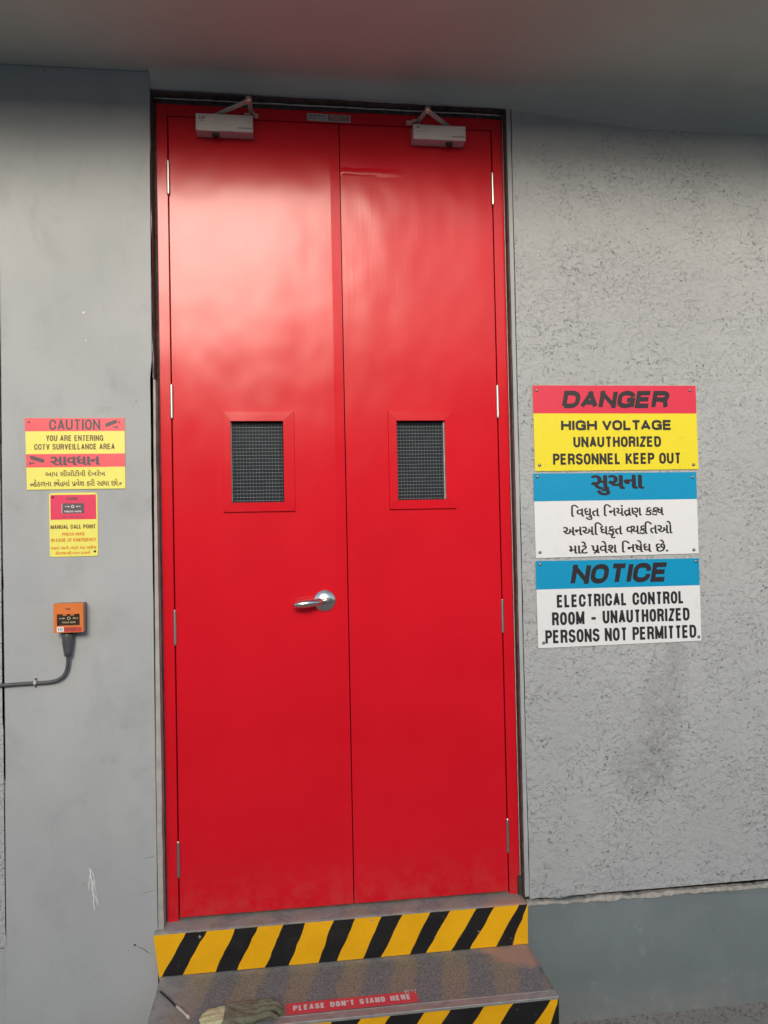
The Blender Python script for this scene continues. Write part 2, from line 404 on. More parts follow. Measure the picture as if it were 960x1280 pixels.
def caps(bm, s, x0, x1, z0, z1, y, t=.17, shear=0, gap=.62, space=2.1, mi=0, mapf=None):
    """block capitals built from mitred strokes; t = stroke / height"""
    H = z1 - z0; T = t * H
    # natural width: letters of unit width U, gap in stroke units
    units = 0; fixed = 0
    for i, ch in enumerate(s):
        if ch == ' ': fixed += space * T * 1.3; continue
        units += G[ch][0]; fixed += T
        if i + 1 < len(s) and s[i + 1] != ' ': fixed += (gap - KERN.get(s[i:i + 2], 0)) * T
    U = ((x1 - x0) - fixed - shear * H * .9) / max(units, .01)
    x = x0; k = 0
    for i, ch in enumerate(s):
        if ch == ' ': x += space * T * 1.3; continue
        wd, strokes = G[ch]; wd *= U
        for st in [q for s0 in strokes for q in split_sharp(s0, wd, H - T, T)]:
            pts = [Vector((x + T / 2 + u * wd, T / 2 + v * (H - T))) for u, v in st]
            pts = [p for j, p in enumerate(pts) if j == 0 or (p - pts[j - 1]).length > 1e-5]
            L, Rr = [], []
            for j, p in enumerate(pts):
                a = (p - pts[j - 1]).normalized() if j else None
                b = (pts[j + 1] - p).normalized() if j + 1 < len(pts) else None
                if a is None: a = b
                if b is None: b = a
                m = a + b
                if m.length < .2: m = Vector((-a.y, a.x))
                m.normalize(); nn = Vector((-m.y, m.x)); c_ = max(.45, nn.dot(Vector((-a.y, a.x))))
                L.append(p + nn * T / 2 / c_); Rr.append(p - nn * T / 2 / c_)
            yy = y - .00004 * (k % 5); k += 1
            def V(q, j):
                z = min(max(q.y, 0), H); X, Z = q.x + shear * z, z0 + z
                return bm.verts.new(mapf(X, Z, y - yy + j * 2e-6) if mapf else (X, yy - j * 2e-6, Z))
            Lv = [V(q, j) for j, q in enumerate(L)]; Rv = [V(q, j) for j, q in enumerate(Rr)]
            for j in range(len(Lv) - 1):
                try: f = bm.faces.new((Lv[j], Lv[j + 1], Rv[j + 1], Rv[j])); f.material_index = mi
                except ValueError: pass
        x += wd + T
        if i + 1 < len(s) and s[i + 1] != ' ': x += (gap - KERN.get(s[i:i + 2], 0)) * T
_gc = {}
def glyph(body, off):
    k = (body, off)
    if k not in _gc:
        c = bpy.data.curves.new('glyph', 'FONT'); c.body = body; c.size = 1; c.offset = off; c.resolution_u = 3
        o = bpy.data.objects.new('glyph', c); C.objects.link(o)
        dg = bpy.context.evaluated_depsgraph_get(); dg.update()
        me = bpy.data.meshes.new_from_object(o.evaluated_get(dg)); bpy.data.objects.remove(o); bpy.data.curves.remove(c)
        _gc[k] = ([tuple(v.co[:2]) for v in me.vertices], [tuple(p.vertices) for p in me.polygons]); bpy.data.meshes.remove(me)
    return _gc[k]
def adv(p):
    a = max(v[0] for v in glyph(p + 'l', 0)[0]); b = max(v[0] for v in glyph('l', 0)[0]); return a - b
MARK = set('ુૂૃેૈં્')
def indic(bm, s, x0, x1, z0, z1, y, off=.015, mi=0):
    grow, off = max(off, .008), .006
    """Gujarati words glyph by glyph. ~ before a letter = half form, * after = the slanting r stroke"""
    tmp = []; x = 0; i = 0
    while i < len(s):
        ch = s[i]
        if ch == ' ': x += .3; i += 1; continue
        half = False
        if ch == '~': half = True; i += 1; ch = s[i]
        if ch in MARK:
            vs2, fs2 = glyph(ch, off)
            vs, fs = [(v[0], v[1]) for v in vs2], fs2
            tmp.append(([(v[0] + x, v[1]) for v in vs], fs)); i += 1; continue
        vs, fs = glyph(ch, off); a = adv(ch)
        if half:
            mx = max(v[0] for v in vs); cut = mx - .13
            fs = [f for f in fs if min(vs[j][0] for j in f) < cut]
            vs = [(min(v[0], cut), v[1]) for v in vs]; tmp.append(([(v[0] + x, v[1]) for v in vs], fs)); x += a - .16
        else:
            tmp.append(([(v[0] + x, v[1]) for v in vs], fs)); x += a
        i += 1
        if i < len(s) and s[i] == '*':
            mx = max(v[0] for v in tmp[-1][0]); q = [(mx - .05, .28), (mx - .05, .15), (mx - .38, -.06), (mx - .40, .05)]
            tmp.append((q, [(0, 1, 2, 3)])); i += 1
    ax0 = min(v[0] for g in tmp for v in g[0]); ax1 = max(v[0] for g in tmp for v in g[0])
    az0 = min(v[1] for g in tmp for v in g[0]); az1 = max(v[1] for g in tmp for v in g[0])
    tmp = [([(v[0] + dx, v[1] + dz) for v in vs], fs) for vs, fs in tmp for dx, dz in ((0, 0), (grow, 0), (-grow, 0), (0, grow * .5))]
    for k, (vs, fs) in enumerate(tmp):
        V = [bm.verts.new((x0 + (v[0] - ax0) / (ax1 - ax0) * (x1 - x0), y - .00003 * (k % 8), z0 + (v[1] - az0) / (az1 - az0) * (z1 - z0))) for v in vs]
        for f in fs:
            try: q = bm.faces.new([V[j] for j in f]); q.material_index = mi
            except ValueError: pass

# ------------------------------------------------------------------ ground
b = B(); N = 40
gv = [[b.verts.new((x, yy, -.405 + (random.uniform(-.003, .003) if abs(x) < 6 and yy > -6 else 0))) for x in
       [-200, -60, -20, -8] + [-4 + .25 * i for i in range(33)] + [8, 20, 60, 200]] for yy in [-200, -60, -20, -8] + [-4 + .2 * i for i in range(21)] + [.3]]
for r0, r1 in zip(gv, gv[1:]):
    for i in range(len(r0) - 1): b.faces.new((r0[i], r0[i + 1], r1[i + 1], r1[i]))
g = obj('ground', b, M['ground']); g['kind'] = 'structure'

# grit lying where the plinth meets the ground
b = B()
for i in range(420):
    x = random.uniform(1.06, 2.2); yy = -.03 - abs(random.gauss(0, .05)); r = random.uniform(.0012, .005)
    m = Matrix.Translation((x, yy, -.403 + r * .4)) @ Matrix.Diagonal((r * random.uniform(.7, 1.6), r, r * .6, 1)) @ Matrix.Rotation(random.random() * 6, 4, 'Z')
    bmesh.ops.create_icosphere(b, subdivisions=1, radius=1, matrix=m)
gr = obj('gravel', b, simple('grit', (.25, .22, .18), .9, var=.5, scale=80)); gr['kind'] = 'stuff'
tag(gr, 'loose grit and dust along the foot of the blue grey plinth', 'grit')

# ------------------------------------------------------------------ building
bl = thing('building', 'grey plastered building wall with rough render, smooth painted pier and low concrete canopy', 'building', (.5, 0, -.405))
YR, YP = -.030, -.040
OX0, OX1, OZ1 = -.0455, 1.0445, 2.462
FOOT = -.42
# right: smooth trim strip beside the opening, hairline, rough render
b = B(); slab(b, jag((OX1, -.004), (OX1, OZ1), .03, .0006) + jag((OX1, OZ1), (1.0575, OZ1), .03, 0) + jag((1.0575, OZ1), (1.0575, -.004), .04, .0006), YR + .001, .12)
obj('reveal_strip', b, M['smooth'], bl)
b = B(); slab(b, jag((1.059, -.012), (1.0595, OZ1), .025, .0009) + [(1.0595, OZ1), (1.0595, 2.51), (7, 2.51), (7, -.03)] + jag((7, -.03), (1.062, -.012), .03, .0028), YR, .12)
obj('rough_render', b, M['rough'], bl)
# plinth under it with its recessed joint and chipped cement lip
b = B(); slab(b, [(1.048, FOOT), (7, FOOT), (7, -.052)] + jag((7, -.052), (1.048, -.024), .02, .0025), YR + .006, .12); obj('plinth', b, M['plinth'], bl)
b = B(); slab(b, jag((1.05, -.034), (7, -.062), .012, .003) + jag((7, -.045), (1.05, -.0215), .012, .0032), YR - .001, .05); obj('cement_lip', b, M['cement'], bl)
b = B(); box(b, 1.03, 7, -.012, .11, -.2, .05); obj('joint_backing', b, M['crack'], bl)
# lintel over the opening
b = B(); slab(b, jag((-.046, OZ1 + .003), (1.0585, OZ1 - .003), .03, .0012) + [(1.0585, 2.51), (-.046, 2.51)], YR + .0005, .12); obj('lintel', b, M['smooth'], bl)
# left pier: goes to the opening above, hairline + bare strip below
b = B()
slab(b, [(-.479, FOOT), (-.0585, FOOT), (-.0585, -.30)] + jag((-.0575, -.006), (-.0568, .55), .03, .0004) + jag((-.0568, .55), (-.0570, 1.598), .03, .0006)
     + [(-.0475, 1.598)] + jag((-.047, 1.598), (-.0465, 2.499), .03, .0016) + [(-.0465, 2.51), (-.479, 2.51)], YP, .12)
obj('smooth_pier', b, M['smooth'], bl)
b = B(); slab(b, jag((-.0562, -.006), (-.0559, 1.595), .03, .0004) + jag((-.0425, 1.595), (-.0405, -.006), .03, .0008), YP + .0015, .12)
obj('plaster_patch', b, M['patchmat'], bl)
b = B(); box(b, -.075, -.046, YP + .012, .11, -.1, 2.45); obj('crack_backing', b, M['crack'], bl)
# rough render left of the pier
b = B(); slab(b, [(-7, -.02)] + jag((-.4745, -.02), (-.4745, 1.95), .02, .0022) + [(-.4745, 2.51), (-7, 2.51)], YP - .0015, .12)
obj('rough_render', b, M['rough'], bl)
b = B(); slab(b, [(-7, FOOT), (-.4795, FOOT), (-.4795, -.024), (-7, -.024)], YP + .0006, .12); obj('plinth', b, M['smooth'], bl)
# canopy
b = B(); box(b, -6, 6, -.76, .6, 2.512, 2.66, .004); obj('canopy', b, M['soffit'], bl)
b = B(); n = 12; rc = .050; xs = [-.0462, .3, .7, 1.06, 1.5, 2.2, 7]
def cove(t, x):
    a = pi / 2 * t; k = min(1, max(0, (x - 1.0) / .3)); r = rc * (.9 + 1.1 * k); y0 = YR - .0008
    return (x, y0 - r * (1 - cos(a)), 2.5125 - r * (1 - sin(a)))
rows = [[b.verts.new(cove(i / n, x)) for i in range(n + 1)] for x in xs]
for r0, r1 in zip(rows, rows[1:]):
    for i in range(n): b.faces.new((r0[i], r1[i], r1[i + 1], r0[i + 1])).smooth = True
obj('plaster_cove', b, M['soffit'], bl)
b = B(); box(b, -6, 6, .0, .30, 2.66, 4.6); obj('upper_wall', b, M['rough'], bl)
# the dark gap round the frame: filler and brown reveal
b = B()
box(b, OX0 + .0003, -.0358, .004, .11, -.003, OZ1)
box(b, 1.0375, OX1 - .0003, .004, .11, -.003, OZ1)
box(b, -.0358, 1.0375, .004, .11, 2.4408, OZ1 - .001)
obj('gap_filler', b, M['dark'], bl)
b = B()      # thin dark paint skins on the faces of the reveal
box(b, OX0 - .0002, OX0 + .0008, YP + .002, .01, -.003, OZ1 - .001); box(b, OX1 - .0045, OX1 - .0002, YR + .002, .01, -.003, OZ1 - .003)
box(b, OX0 + .001, OX1 - .005, YR + .003, .01, OZ1 - .005, OZ1 - .001)
obj('reveal_lining', b, M['dark'], bl)
b = B()
px_ = [(-.038, .0, 2.452)]
tube(b, [(-.040 + 1.078 * i / 40, -.006 + .0008 * random.uniform(-1, 1), 2.4525 - .0035 * i / 40 + random.uniform(-.0005, .0005)) for i in range(41)], .0021, 6)
tube(b, [(1.0385 + random.uniform(-.0003, .0003), -.002, .0 + 2.447 * i / 60) for i in range(61)], .0012, 6)
obj('sealant_bead', b, M['line'], bl)
# hairline cracks and paint marks on the plaster
def ribbon(bm, pts, wd, y):
    P = [Vector(p) for p in pts]; prev = None
    for i, p in enumerate(P):
        t = (P[min(i + 1, len(P) - 1)] - P[max(i - 1, 0)]).normalized(); n = Vector((-t.y, t.x)); w2 = wd * random.uniform(.5, 1.2) * (.35 if i in (0, len(P) - 1) else 1) / 2
        a = bm.verts.new((p.x + n.x * w2, y, p.y + n.y * w2)); c = bm.verts.new((p.x - n.x * w2, y, p.y - n.y * w2))
        if prev: bm.faces.new((prev[0], a, c, prev[1]))
        prev = (a, c)
b = B()
for p0, p1, wd in (((-.119, -.045), (-.078, -.072), .0018), ((-.10, .10), (-.062, .108), .0010), ((-.095, .20), (-.064, .207), .0010)):
    b = B(); ribbon(b, jag(p0, p1, .006, .0012), wd, YP - .0005); obj('hairline_crack', b, M['crack'], bl)
b = B(); lathe(b, [(0, 0), (.0035, 0)], (-.122, YP - .0006, -.044), 7); obj('chip', b, M['crack'], bl)
b = B()
for k, (p0, p1, wd) in enumerate((((-.243, .186), (-.232, .062), .0035), ((-.239, .178), (-.222, .075), .0022), ((-.245, .168), (-.247, .120), .0022),
                     ((-.236, .150), (-.235, .098), .0025), ((-.238, .128), (-.225, .082), .0022), ((-.250, .193), (-.243, .172), .0012), ((-.229, .104), (-.219, .085), .0012))):
    ribbon(b, jag(p0, p1, .007, .0012), wd, YP - .0005 - .0001 * k)
obj('paint_splash', b, M['white_ink'], bl)
for (x, z, r) in ((-.242, 1.79, .0035), (-.236, 1.708, .0022)):
    b = B(); lathe(b, [(0, 0), (r, 0)], (x, YP - .0015, z), 6); obj('paint_splash', b, M['white_ink'], bl)
# dim room behind the door
b = B(); box(b, -.3, 1.4, .12, 3.0, -.3, 2.8); bmesh.ops.reverse_faces(b, faces=b.faces)
# ------------------------------------------------------------------ dark room (five faces, open towards the door)
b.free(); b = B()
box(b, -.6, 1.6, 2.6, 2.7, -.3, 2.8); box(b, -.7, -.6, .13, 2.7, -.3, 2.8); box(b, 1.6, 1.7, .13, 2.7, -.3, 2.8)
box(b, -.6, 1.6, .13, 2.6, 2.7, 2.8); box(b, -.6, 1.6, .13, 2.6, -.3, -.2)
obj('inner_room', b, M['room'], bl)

# unseen building added behind the viewer to block low sky (the door mirrors it)
ob_ = thing('building', 'unseen low grey building added across the yard to block low sky', 'building', (0, -9, -.405))
b = B(); box(b, -22, 24, -15, -9, -.42, 3.5); obj('wall', b, simple('sky_block_grey', (.34, .34, .33), .9, var=.1, scale=2), ob_)
b = B(); box(b, -22.2, 24.2, -15.2, -8.8, 3.501, 3.62); obj('sky_block_edge', b, M['ground'], ob_)

# ------------------------------------------------------------------ steps
stp = thing('door_steps', 'two concrete steps with yellow and black hazard stripes below the red door', 'steps', (.49, -.2, -.405))
ZT, Y1, ZB, Y2 = -.006, -.072, -.125, -.337
sx = lambda v: .337 + (v - .337) * 1.0224
top = [sx(v) for v in (-.055, .034, .089, .169, .232, .304, .368, .448, .508, .587, .648, .728, .79, .867, .92, .996, 1.023)]
bot = [sx(v) for v in (-.042, -.033, .022, .112, .174, .252, .318, .400, .455, .531, .582, .666, .716, .792, .845, .922, .973, 1.022)]
# stripe k between boundary k and k+1: 0 yellow, 1 black ...
def riser(bm, tp, bt, zt, zb, y, first=0, n=8):
    """tp / bt: stripe boundaries along the top and bottom edge (same length), slightly wavering edges"""
    cols = []
    for a, c in zip(tp, bt):
        col = []; o = 0
        for j in range(n + 1):
            f = j / n; o = o * .5 + random.uniform(-.0022, .0022)
            edge = a in (tp[0], tp[-1])
            col.append(bm.verts.new((a + (c - a) * f + (0 if edge else o), y + .002 * sin(a * 23 + f * 3) * (0 < f < 1), zt + (zb - zt) * f)))
        cols.append(col)
    for k in range(len(cols) - 1):
        for j in range(n):
            f = bm.faces.new((cols[k][j], cols[k][j + 1], cols[k + 1][j + 1], cols[k + 1][j])); f.material_index = (k + first) % 2; f.smooth = True
b = B()
riser(b, [top[0]] + top[1:] + [top[-1] + .0005], [bot[0]] + bot[1:], ZT, ZB + .001, Y1)
obj('riser', b, [M['yellow_stripe'], M['black_stripe']], stp)
# bodies of the steps
def stepbody(x0a, x1a, x0b, x1b, y0, y1, z0, z1, name, mat):
    bm = B(); nx, ny = 60, 10
    g_ = [[bm.verts.new((x0a + (x1a - x0a) * i / nx, y0 + (y1 - y0) * j / ny + (random.uniform(-.0014, .0014) if j == 0 else 0), z1 + (random.uniform(-.0012, .0008) if 0 < j < ny else 0) - (random.uniform(0, .0015) if j == 0 else 0))) for i in range(nx + 1)] for j in range(ny + 1)]
    for r0, r1 in zip(g_, g_[1:]):
        for i in range(nx): f = bm.faces.new((r0[i], r0[i + 1], r1[i + 1], r1[i])); f.smooth = True
    lo = [[bm.verts.new((v.co.x + (x0b - x0a if k == 0 else (x1b - x1a if k == nx else 0)), v.co.y + (.004 if j_ == 0 else 0), z0)) for k, v in enumerate(g_[jj])] for j_, jj in enumerate((0, ny))]
    for i in range(nx): bm.faces.new((g_[0][i], lo[0][i], lo[0][i + 1], g_[0][i + 1])); bm.faces.new((g_[ny][i + 1], lo[1][i + 1], lo[1][i], g_[ny][i]))
    for k in (0, nx): bm.faces.new([g_[j][k] for j in range(ny + 1)] + [lo[1][k], lo[0][k]])
    return obj(name, bm, mat, stp)
stepbody(top[0], top[-1], bot[0], bot[-1], Y1 + .002, .10, ZB - .01, ZT, 'threshold', M['tread'])
stepbody(-.046, 1.0365, -.046, 1.0365, Y2 + .0025, Y1 + .02, -.25, ZB, 'tread', M['tread'])
# second riser
def lin(n0, xs): return xs
t2 = [1.0365, 1.015, .915, .836, .745, .674, .585, .507]; d2 = .163
t2 += [.507 - .078 - .0, .345, .262, .180, .097, .018, -.046]
t2 = t2[::-1]
slant = -.094
b2 = [max(-.046, min(1.0365, v + slant * 1.0)) for v in t2]; b2[-1] = 1.0365
# last yellow corner: boundary that starts on the right edge
t2 = t2 + [1.0367]; b2 = b2[:-1] + [.995, 1.0367]
t2[-2] = 1.0366
b = B(); riser(b, t2, b2, ZB - .003, -.25, Y2, first=1)
obj('riser', b, [M['yellow_stripe'], M['black_stripe']], stp)
b = B(); box(b, -.046, 1.0365, Y2 - .22, Y2 + .01, -.405, -.252, .004); obj('tread', b, M['tread'], stp)
# aluminium nosing let into the tread: strip with two ribs
b = B()
xs = [-.046 + 1.082 * i / 60 for i in range(61)]
prof = [(-.308, ZB + .0012), (-.3085, ZB + .0030), (-.3115, ZB + .0030), (-.3125, ZB + .0022), (-.3300, ZB + .0022), (-.3310, ZB + .0030), (-.3395, ZB + .0030), (-.3405, ZB + .0018), (-.3405, ZB - .004)]
rows = [[b.verts.new((x, y, z + random.uniform(-.0002, .0002))) for (y, z) in prof] for x in xs]
for r0, r1 in zip(rows, rows[1:]):
    for i in range(len(prof) - 1): b.faces.new((r0[i], r1[i], r1[i + 1], r0[i + 1]))
obj('nosing_strip', b, M['aluminium'], stp)

# ------------------------------------------------------------------ door
door = thing('fire_door', 'tall glossy red steel double door with two small wired glass panels', 'door', (.5, 0, -.006))
FZ0, FZT, LZ1 = -.013, 2.440, 2.4035
b = B()
box(b, -.0355, -.0035, 0, .09, FZ0, FZT, .0012); box(b, 1.0035, 1.037, 0, .09, FZ0 + .004, FZT - .002, .0012)
box(b, -.0033, 1.0033, 0, .09, LZ1, FZT - .001, .0012)
box(b, -.0033, .012, .052, .089, .0, LZ1); box(b, .988, 1.0033, .052, .089, .0, LZ1); box(b, .012, .988, .052, .089, LZ1 - .02, LZ1)
fr = obj('door_frame', b, M['red'], door)
def leafmesh(x0, x1, wx0, wx1, wz0, wz1, z1):
    bm = B(); X = [x0, wx0, wx1, x1]; Z = [.004, wz0, wz1, z1]; yf, yb = .0005, .045
    F = [[bm.verts.new((x, yf, z)) for z in Z] for x in X]; K = [[bm.verts.new((x, yb, z)) for z in Z] for x in X]
    for i in range(3):
        for j in range(3):
            if i == j == 1: continue
            bm.faces.new((F[i][j], F[i+1][j], F[i+1][j+1], F[i][j+1])); bm.faces.new((K[i][j+1], K[i+1][j+1], K[i+1][j], K[i][j]))
    for i in range(3):
        for j, s_ in ((0, 1), (3, -1)): bm.faces.new((F[i][j], K[i][j], K[i+1][j], F[i+1][j]))
        for k in (0, 3): bm.faces.new((F[k][i], F[k][i+1], K[k][i+1], K[k][i]))
    # hole sides
    h = [(1,1),(2,1),(2,2),(1,2)]
    for a, c in zip(h, h[1:] + h[:1]): bm.faces.new((F[a[0]][a[1]], F[c[0]][c[1]], K[c[0]][c[1]], K[a[0]][a[1]]))
    return bm
WZ = (1.229, 1.476)
leafs = []
for (x0, x1, w0, w1, ox0, ox1, lab) in ((.0005, .5155, .171, .3285, .1455, .362, 'left leaf of the door, carrying the lever handle'),
                                  (.5185, .9995, .677, .8295, .6505, .8615, 'right leaf of the door, without a handle')):
    lf = obj('door_leaf', leafmesh(x0, x1, w0, w1, *WZ, LZ1 - .0035), M['red'], door, lab); leafs.append(lf)
    # mitred glazing bead: four lengths
    b = B(); oz0, oz1 = 1.2005, 1.505
    iv = [(w0, WZ[0]), (w1, WZ[0]), (w1, WZ[1]), (w0, WZ[1])]; ov = [(ox0, oz0), (ox1, oz0), (ox1, oz1), (ox0, oz1)]
    for k in range(4):
        a0, a1, c0, c1 = ov[k], ov[(k+1)%4], iv[k], iv[(k+1)%4]
        g_ = .0004
        pts = [(a0, .0004, 0), (a1, .0004, 0), (a1, -.007, .0012), (a0, -.007, .0012), (c1, -.0075, 0), (c0, -.0075, 0), (c1, .012, 0), (c0, .012, 0)]
        def mv(p, y, ins):
            cx, cz = (ox0 + ox1) / 2, (oz0 + oz1) / 2
            return b.verts.new((p[0] + math.copysign(ins, cx - p[0]), y, p[1] + math.copysign(ins, cz - p[1])))
        v = [mv(*q) for q in pts]
        mid = (Vector(((a0[0] + a1[0]) / 2, (a0[1] + a1[1]) / 2)) - Vector(((c0[0] + c1[0]) / 2, (c0[1] + c1[1]) / 2))).normalized()
        # shrink a hair along its length so that the mitre shows
        for q in v:
            along = Vector((a1[0] - a0[0], a1[1] - a0[1])).normalized(); mm = Vector(((a0[0] + a1[0]) / 2, (a0[1] + a1[1]) / 2))
            s_ = (Vector((q.co.x, q.co.z)) - mm).dot(along)
            q.co.x -= along.x * math.copysign(g_, s_); q.co.z -= along.y * math.copysign(g_, s_)
        b.faces.new((v[0], v[1], v[2], v[3])); b.faces.new((v[3], v[2], v[4], v[5])); b.faces.new((v[5], v[4], v[6], v[7]))
        b.faces.new((v[0], v[3], v[5], v[7])); b.faces.new((v[1], v[6], v[4], v[2])); b.faces.new((v[0], v[7], v[6], v[1]))
    obj('glazing_bead', b, M['red'], lf)
    b = B(); box(b, w0 + .0008, w1 - .0008, .018, .024, WZ[0] + .0008, WZ[1] - .0008); obj('glass_pane', b, M['glass'], lf)
    # wires: welded mesh
    b = B(); nz = 23; nx = 16
    def wire(p, q, r):
        p, q = Vector(p), Vector(q); n = 12
        tube(b, [p + (q - p) * i / n + Vector((0, 0, 0)) + Vector((random.uniform(-.0003, .0003), 0, random.uniform(-.0003, .0003))) for i in range(n + 1)], r, 4)
    for i in range(nz): z = WZ[0] + .006 + (WZ[1] - WZ[0] - .012) * i / (nz - 1); wire((w0 + .001, .0165, z), (w1 - .001, .0165, z), .00050)
    for i in range(nx): x = w0 + .006 + (w1 - w0 - .012) * i / (nx - 1); wire((x, .0172, WZ[0] + .001), (x, .0172, WZ[1] - .001), .00022)
    wo = obj('wire_mesh', b, M['wire'], lf); wo['kind'] = 'stuff'
    if w0 > .5:  # pale putty line down the right-hand side of the pane
        b = B(); box(b, w1 - .003, w1 - .0006, .004, .0165, WZ[0] + .002, WZ[1] - .002); obj('putty_line', b, M['line'], lf)
    else:
        b = B(); box(b, w0 + .0006, w0 + .002, .006, .0165, WZ[0] + .002, WZ[1] - .002); obj('putty_line', b, M['line'], lf)
# meeting strip on the left leaf, very slightly folded
b = B(); b_v = [b.verts.new(p) for p in ((.4875, -.0020, .006), (.5150, -.0003, .006), (.5150, -.0003, LZ1 - .006), (.4865, -.0020, LZ1 - .006), (.4875, .01, .006), (.5150, .01, .006), (.5150, .01, LZ1 - .006), (.4865, .01, LZ1 - .006))]
for f in ((0,1,2,3), (1,5,6,2), (5,4,7,6), (4,0,3,7), (3,2,6,7), (0,4,5,1)): b.faces.new([b_v[i] for i in f])
obj('meeting_strip', b, M['red'], leafs[0])
# hinges
def hinge():
    bm = B(); n = 24; prof = [(0, -.0535), (.0028, -.0530), (.0040, -.0505), (.0050, -.0498)]
    prof += [(.0050, .0500)]
    prof += [(.0040, .0505), (.0028, .0530), (0, .0535)]
    lathe(bm, prof, (0, 0, 0), n, axis='z')
    for f in bm.faces:
        f.smooth = False
    return bm
first = None
for side, x in ((0, -.0015), (1, 1.0012)):
    for z in (2.213, 1.536, .860, .176):
        if first is None:
            bm = hinge(); first = obj('hinge', bm, M['hinge'], leafs[side]); hm = first.data; first.location = (x, -.0035, z)
        else: link('hinge', hm, leafs[side], loc=(x, -.0035, z))
# lever handle: parent > lever and key cylinder
hx, hz = .445, .926
b = B(); lathe(b, [(0.0, 0), (.0325, 0), (.0332, .0030), (.0322, .0052), (.0300, .0062), (.0270, .0088), (.0225, .0116), (.0170, .0140), (.0110, .0156), (.0, .0162)], (hx, .0005, hz), 40)
hd = obj('door_handle', b, M['chrome'], door, 'satin steel round rose with a tapering lever pointing left')
b = B()
lv = [(hx - .008, -.010, hz - .001), (hx - .016, -.020, hz - .001), (hx - .026, -.031, hz - .002), (hx - .040, -.040, hz - .003), (hx - .058, -.044, hz - .004), (hx - .076, -.044, hz - .005), (hx - .090, -.041, hz - .007), (hx - .095, -.038, hz - .0075)]
tube(b, lv, [.0095, .0100, .0104, .0112, .0122, .0110, .0082, .003], 20)
obj('lever', b, M['chrome'], hd)
b = B(); lathe(b, [(0, 0), (.0078, 0), (.0078, .0035), (.0066, .0045), (0, .0045)], (hx + .002, -.0145, hz), 20); obj('lock_cylinder', b, M['steel'], hd)
b = B(); box(b, hx + .001, hx + .003, -.0195, -.0189, hz - .0045, hz + .0045); obj('keyhole', b, M['black'], hd)

# door closers: slim boxes on the leaf with an elbow arm reaching to the frame
def closer(bx0, bx1, bz0, bz1, sp, el, shoe, flip, label):
    bm = B(); box(bm, bx0, bx1, -.043, .0003, bz0, bz1, .0022)
    o = obj('door_closer', bm, M['silver'], door, label)
    bm = B(); lathe(bm, [(.0, -.004), (.009, -.004), (.009, .0), (.0, .0)], (sp[0], -.022, bz1 + .0015), 14, axis='z'); obj('spindle', bm, M['silver_dark'], o)
    def flat(p, q, w0, w1, h, z0):
        bmm = B(); p, q = Vector(p), Vector(q); d = (q - p).normalized(); n = Vector((-d.y, d.x, 0))
        p -= d * w0 * .4; q += d * w1 * .4
        V = [bmm.verts.new(c + n * s_ * w_ / 2 + Vector((0, 0, z0 + hh))) for hh in (0, h) for c, w_, s_ in ((p, w0, -1), (q, w1, -1), (q, w1, 1), (p, w0, 1))]
        for f in ((0,1,2,3), (7,6,5,4), (0,4,5,1), (1,5,6,2), (2,6,7,3), (3,7,4,0)): bmm.faces.new([V[i] for i in f])
        bmesh.ops.bevel(bmm, geom=list(bmm.edges), offset=.0008, segments=1, affect='EDGES'); return bmm
    z = bz1 + .004
    obj('arm', flat((sp[0], -.022, z), (el[0], el[1], z), .013, .017, .005, 0), M['silver_dark'], o)
    obj('arm', flat((el[0], el[1], z), (shoe[0], -.012, z), .015, .012, .004, .0055), M['silver_dark'], o)
    bm = B(); lathe(bm, [(0, -.002), (.008, -.002), (.009, 0), (.009, .012), (.007, .0135), (0, .0135)], (el[0], el[1], z), 14, axis='z'); obj('elbow_pin', bm, M['steel'], o)
    bm = B(); box(bm, shoe[0] - .024, shoe[0] + .018, -.0035, -.0002, 2.4065, 2.4215, .001); box(bm, shoe[0] - .006, shoe[0] + .008, -.017, -.0036, 2.409, 2.419, .001)
    lathe(bm, [(0, 0), (.003, 0), (.002, .0015), (0, .002)], (shoe[0] - .017, -.0036, 2.414), 8); lathe(bm, [(0, 0), (.003, 0), (.002, .0015), (0, .002)], (shoe[0] + .013, -.0036, 2.414), 8)
    obj('frame_bracket', bm, M['steel'], o)
    bm = B(); lathe(bm, [(0, .0), (.0105, .0), (.0115, -.004), (.0095, -.008), (0, -.0085)], (sp[0], -.024, bz0 - .0005), 16, axis='z'); obj('adjuster_cap', bm, M['black'], o)
    # small printed marks
    bm = B()
    lx = bx0 + .012
    if flip == 0:
        caps(bm, 'LH', lx - .002, lx + .014, bz1 - .018, bz1 - .008, -.0436, .22)
    else:
        f = plane_poly(bm, [(lx - .001, bz1 - .010), (lx + .004, bz1 - .013), (lx + .009, bz1 - .010), (lx + .009, bz1 - .0075), (lx - .001, bz1 - .0075)], -.0436)
    for k in range(9): x = lx - .003 + .002 * k; plane_poly(bm, [(x, bz1 - .0235), (x + .0013, bz1 - .0235), (x + .0013, bz1 - .0215), (x, bz1 - .0215)], -.0436)
    x = bx1 - .046
    for k in range(14):
        w_ = .0024; h = .003 if k % 4 else .0036
        plane_poly(bm, [(x, bz0 + .010), (x + w_, bz0 + .010), (x + w_, bz0 + .010 + h), (x, bz0 + .010 + h)], -.0436); x += .0031
    obj('printed_mark', bm, M['grey_ink'], o)
closer(.086, .2545, 2.341, 2.393, (.143, 0), (.246, -.110), (.252, 0), 0, 'silver door closer on the left leaf, its arm folded up to the left')
closer(.743, .909, 2.343, 2.3895, (.860, 0), (.777, -.108), (.752, 0), 1, 'silver door closer on the right leaf, its arm folded like an inverted V')

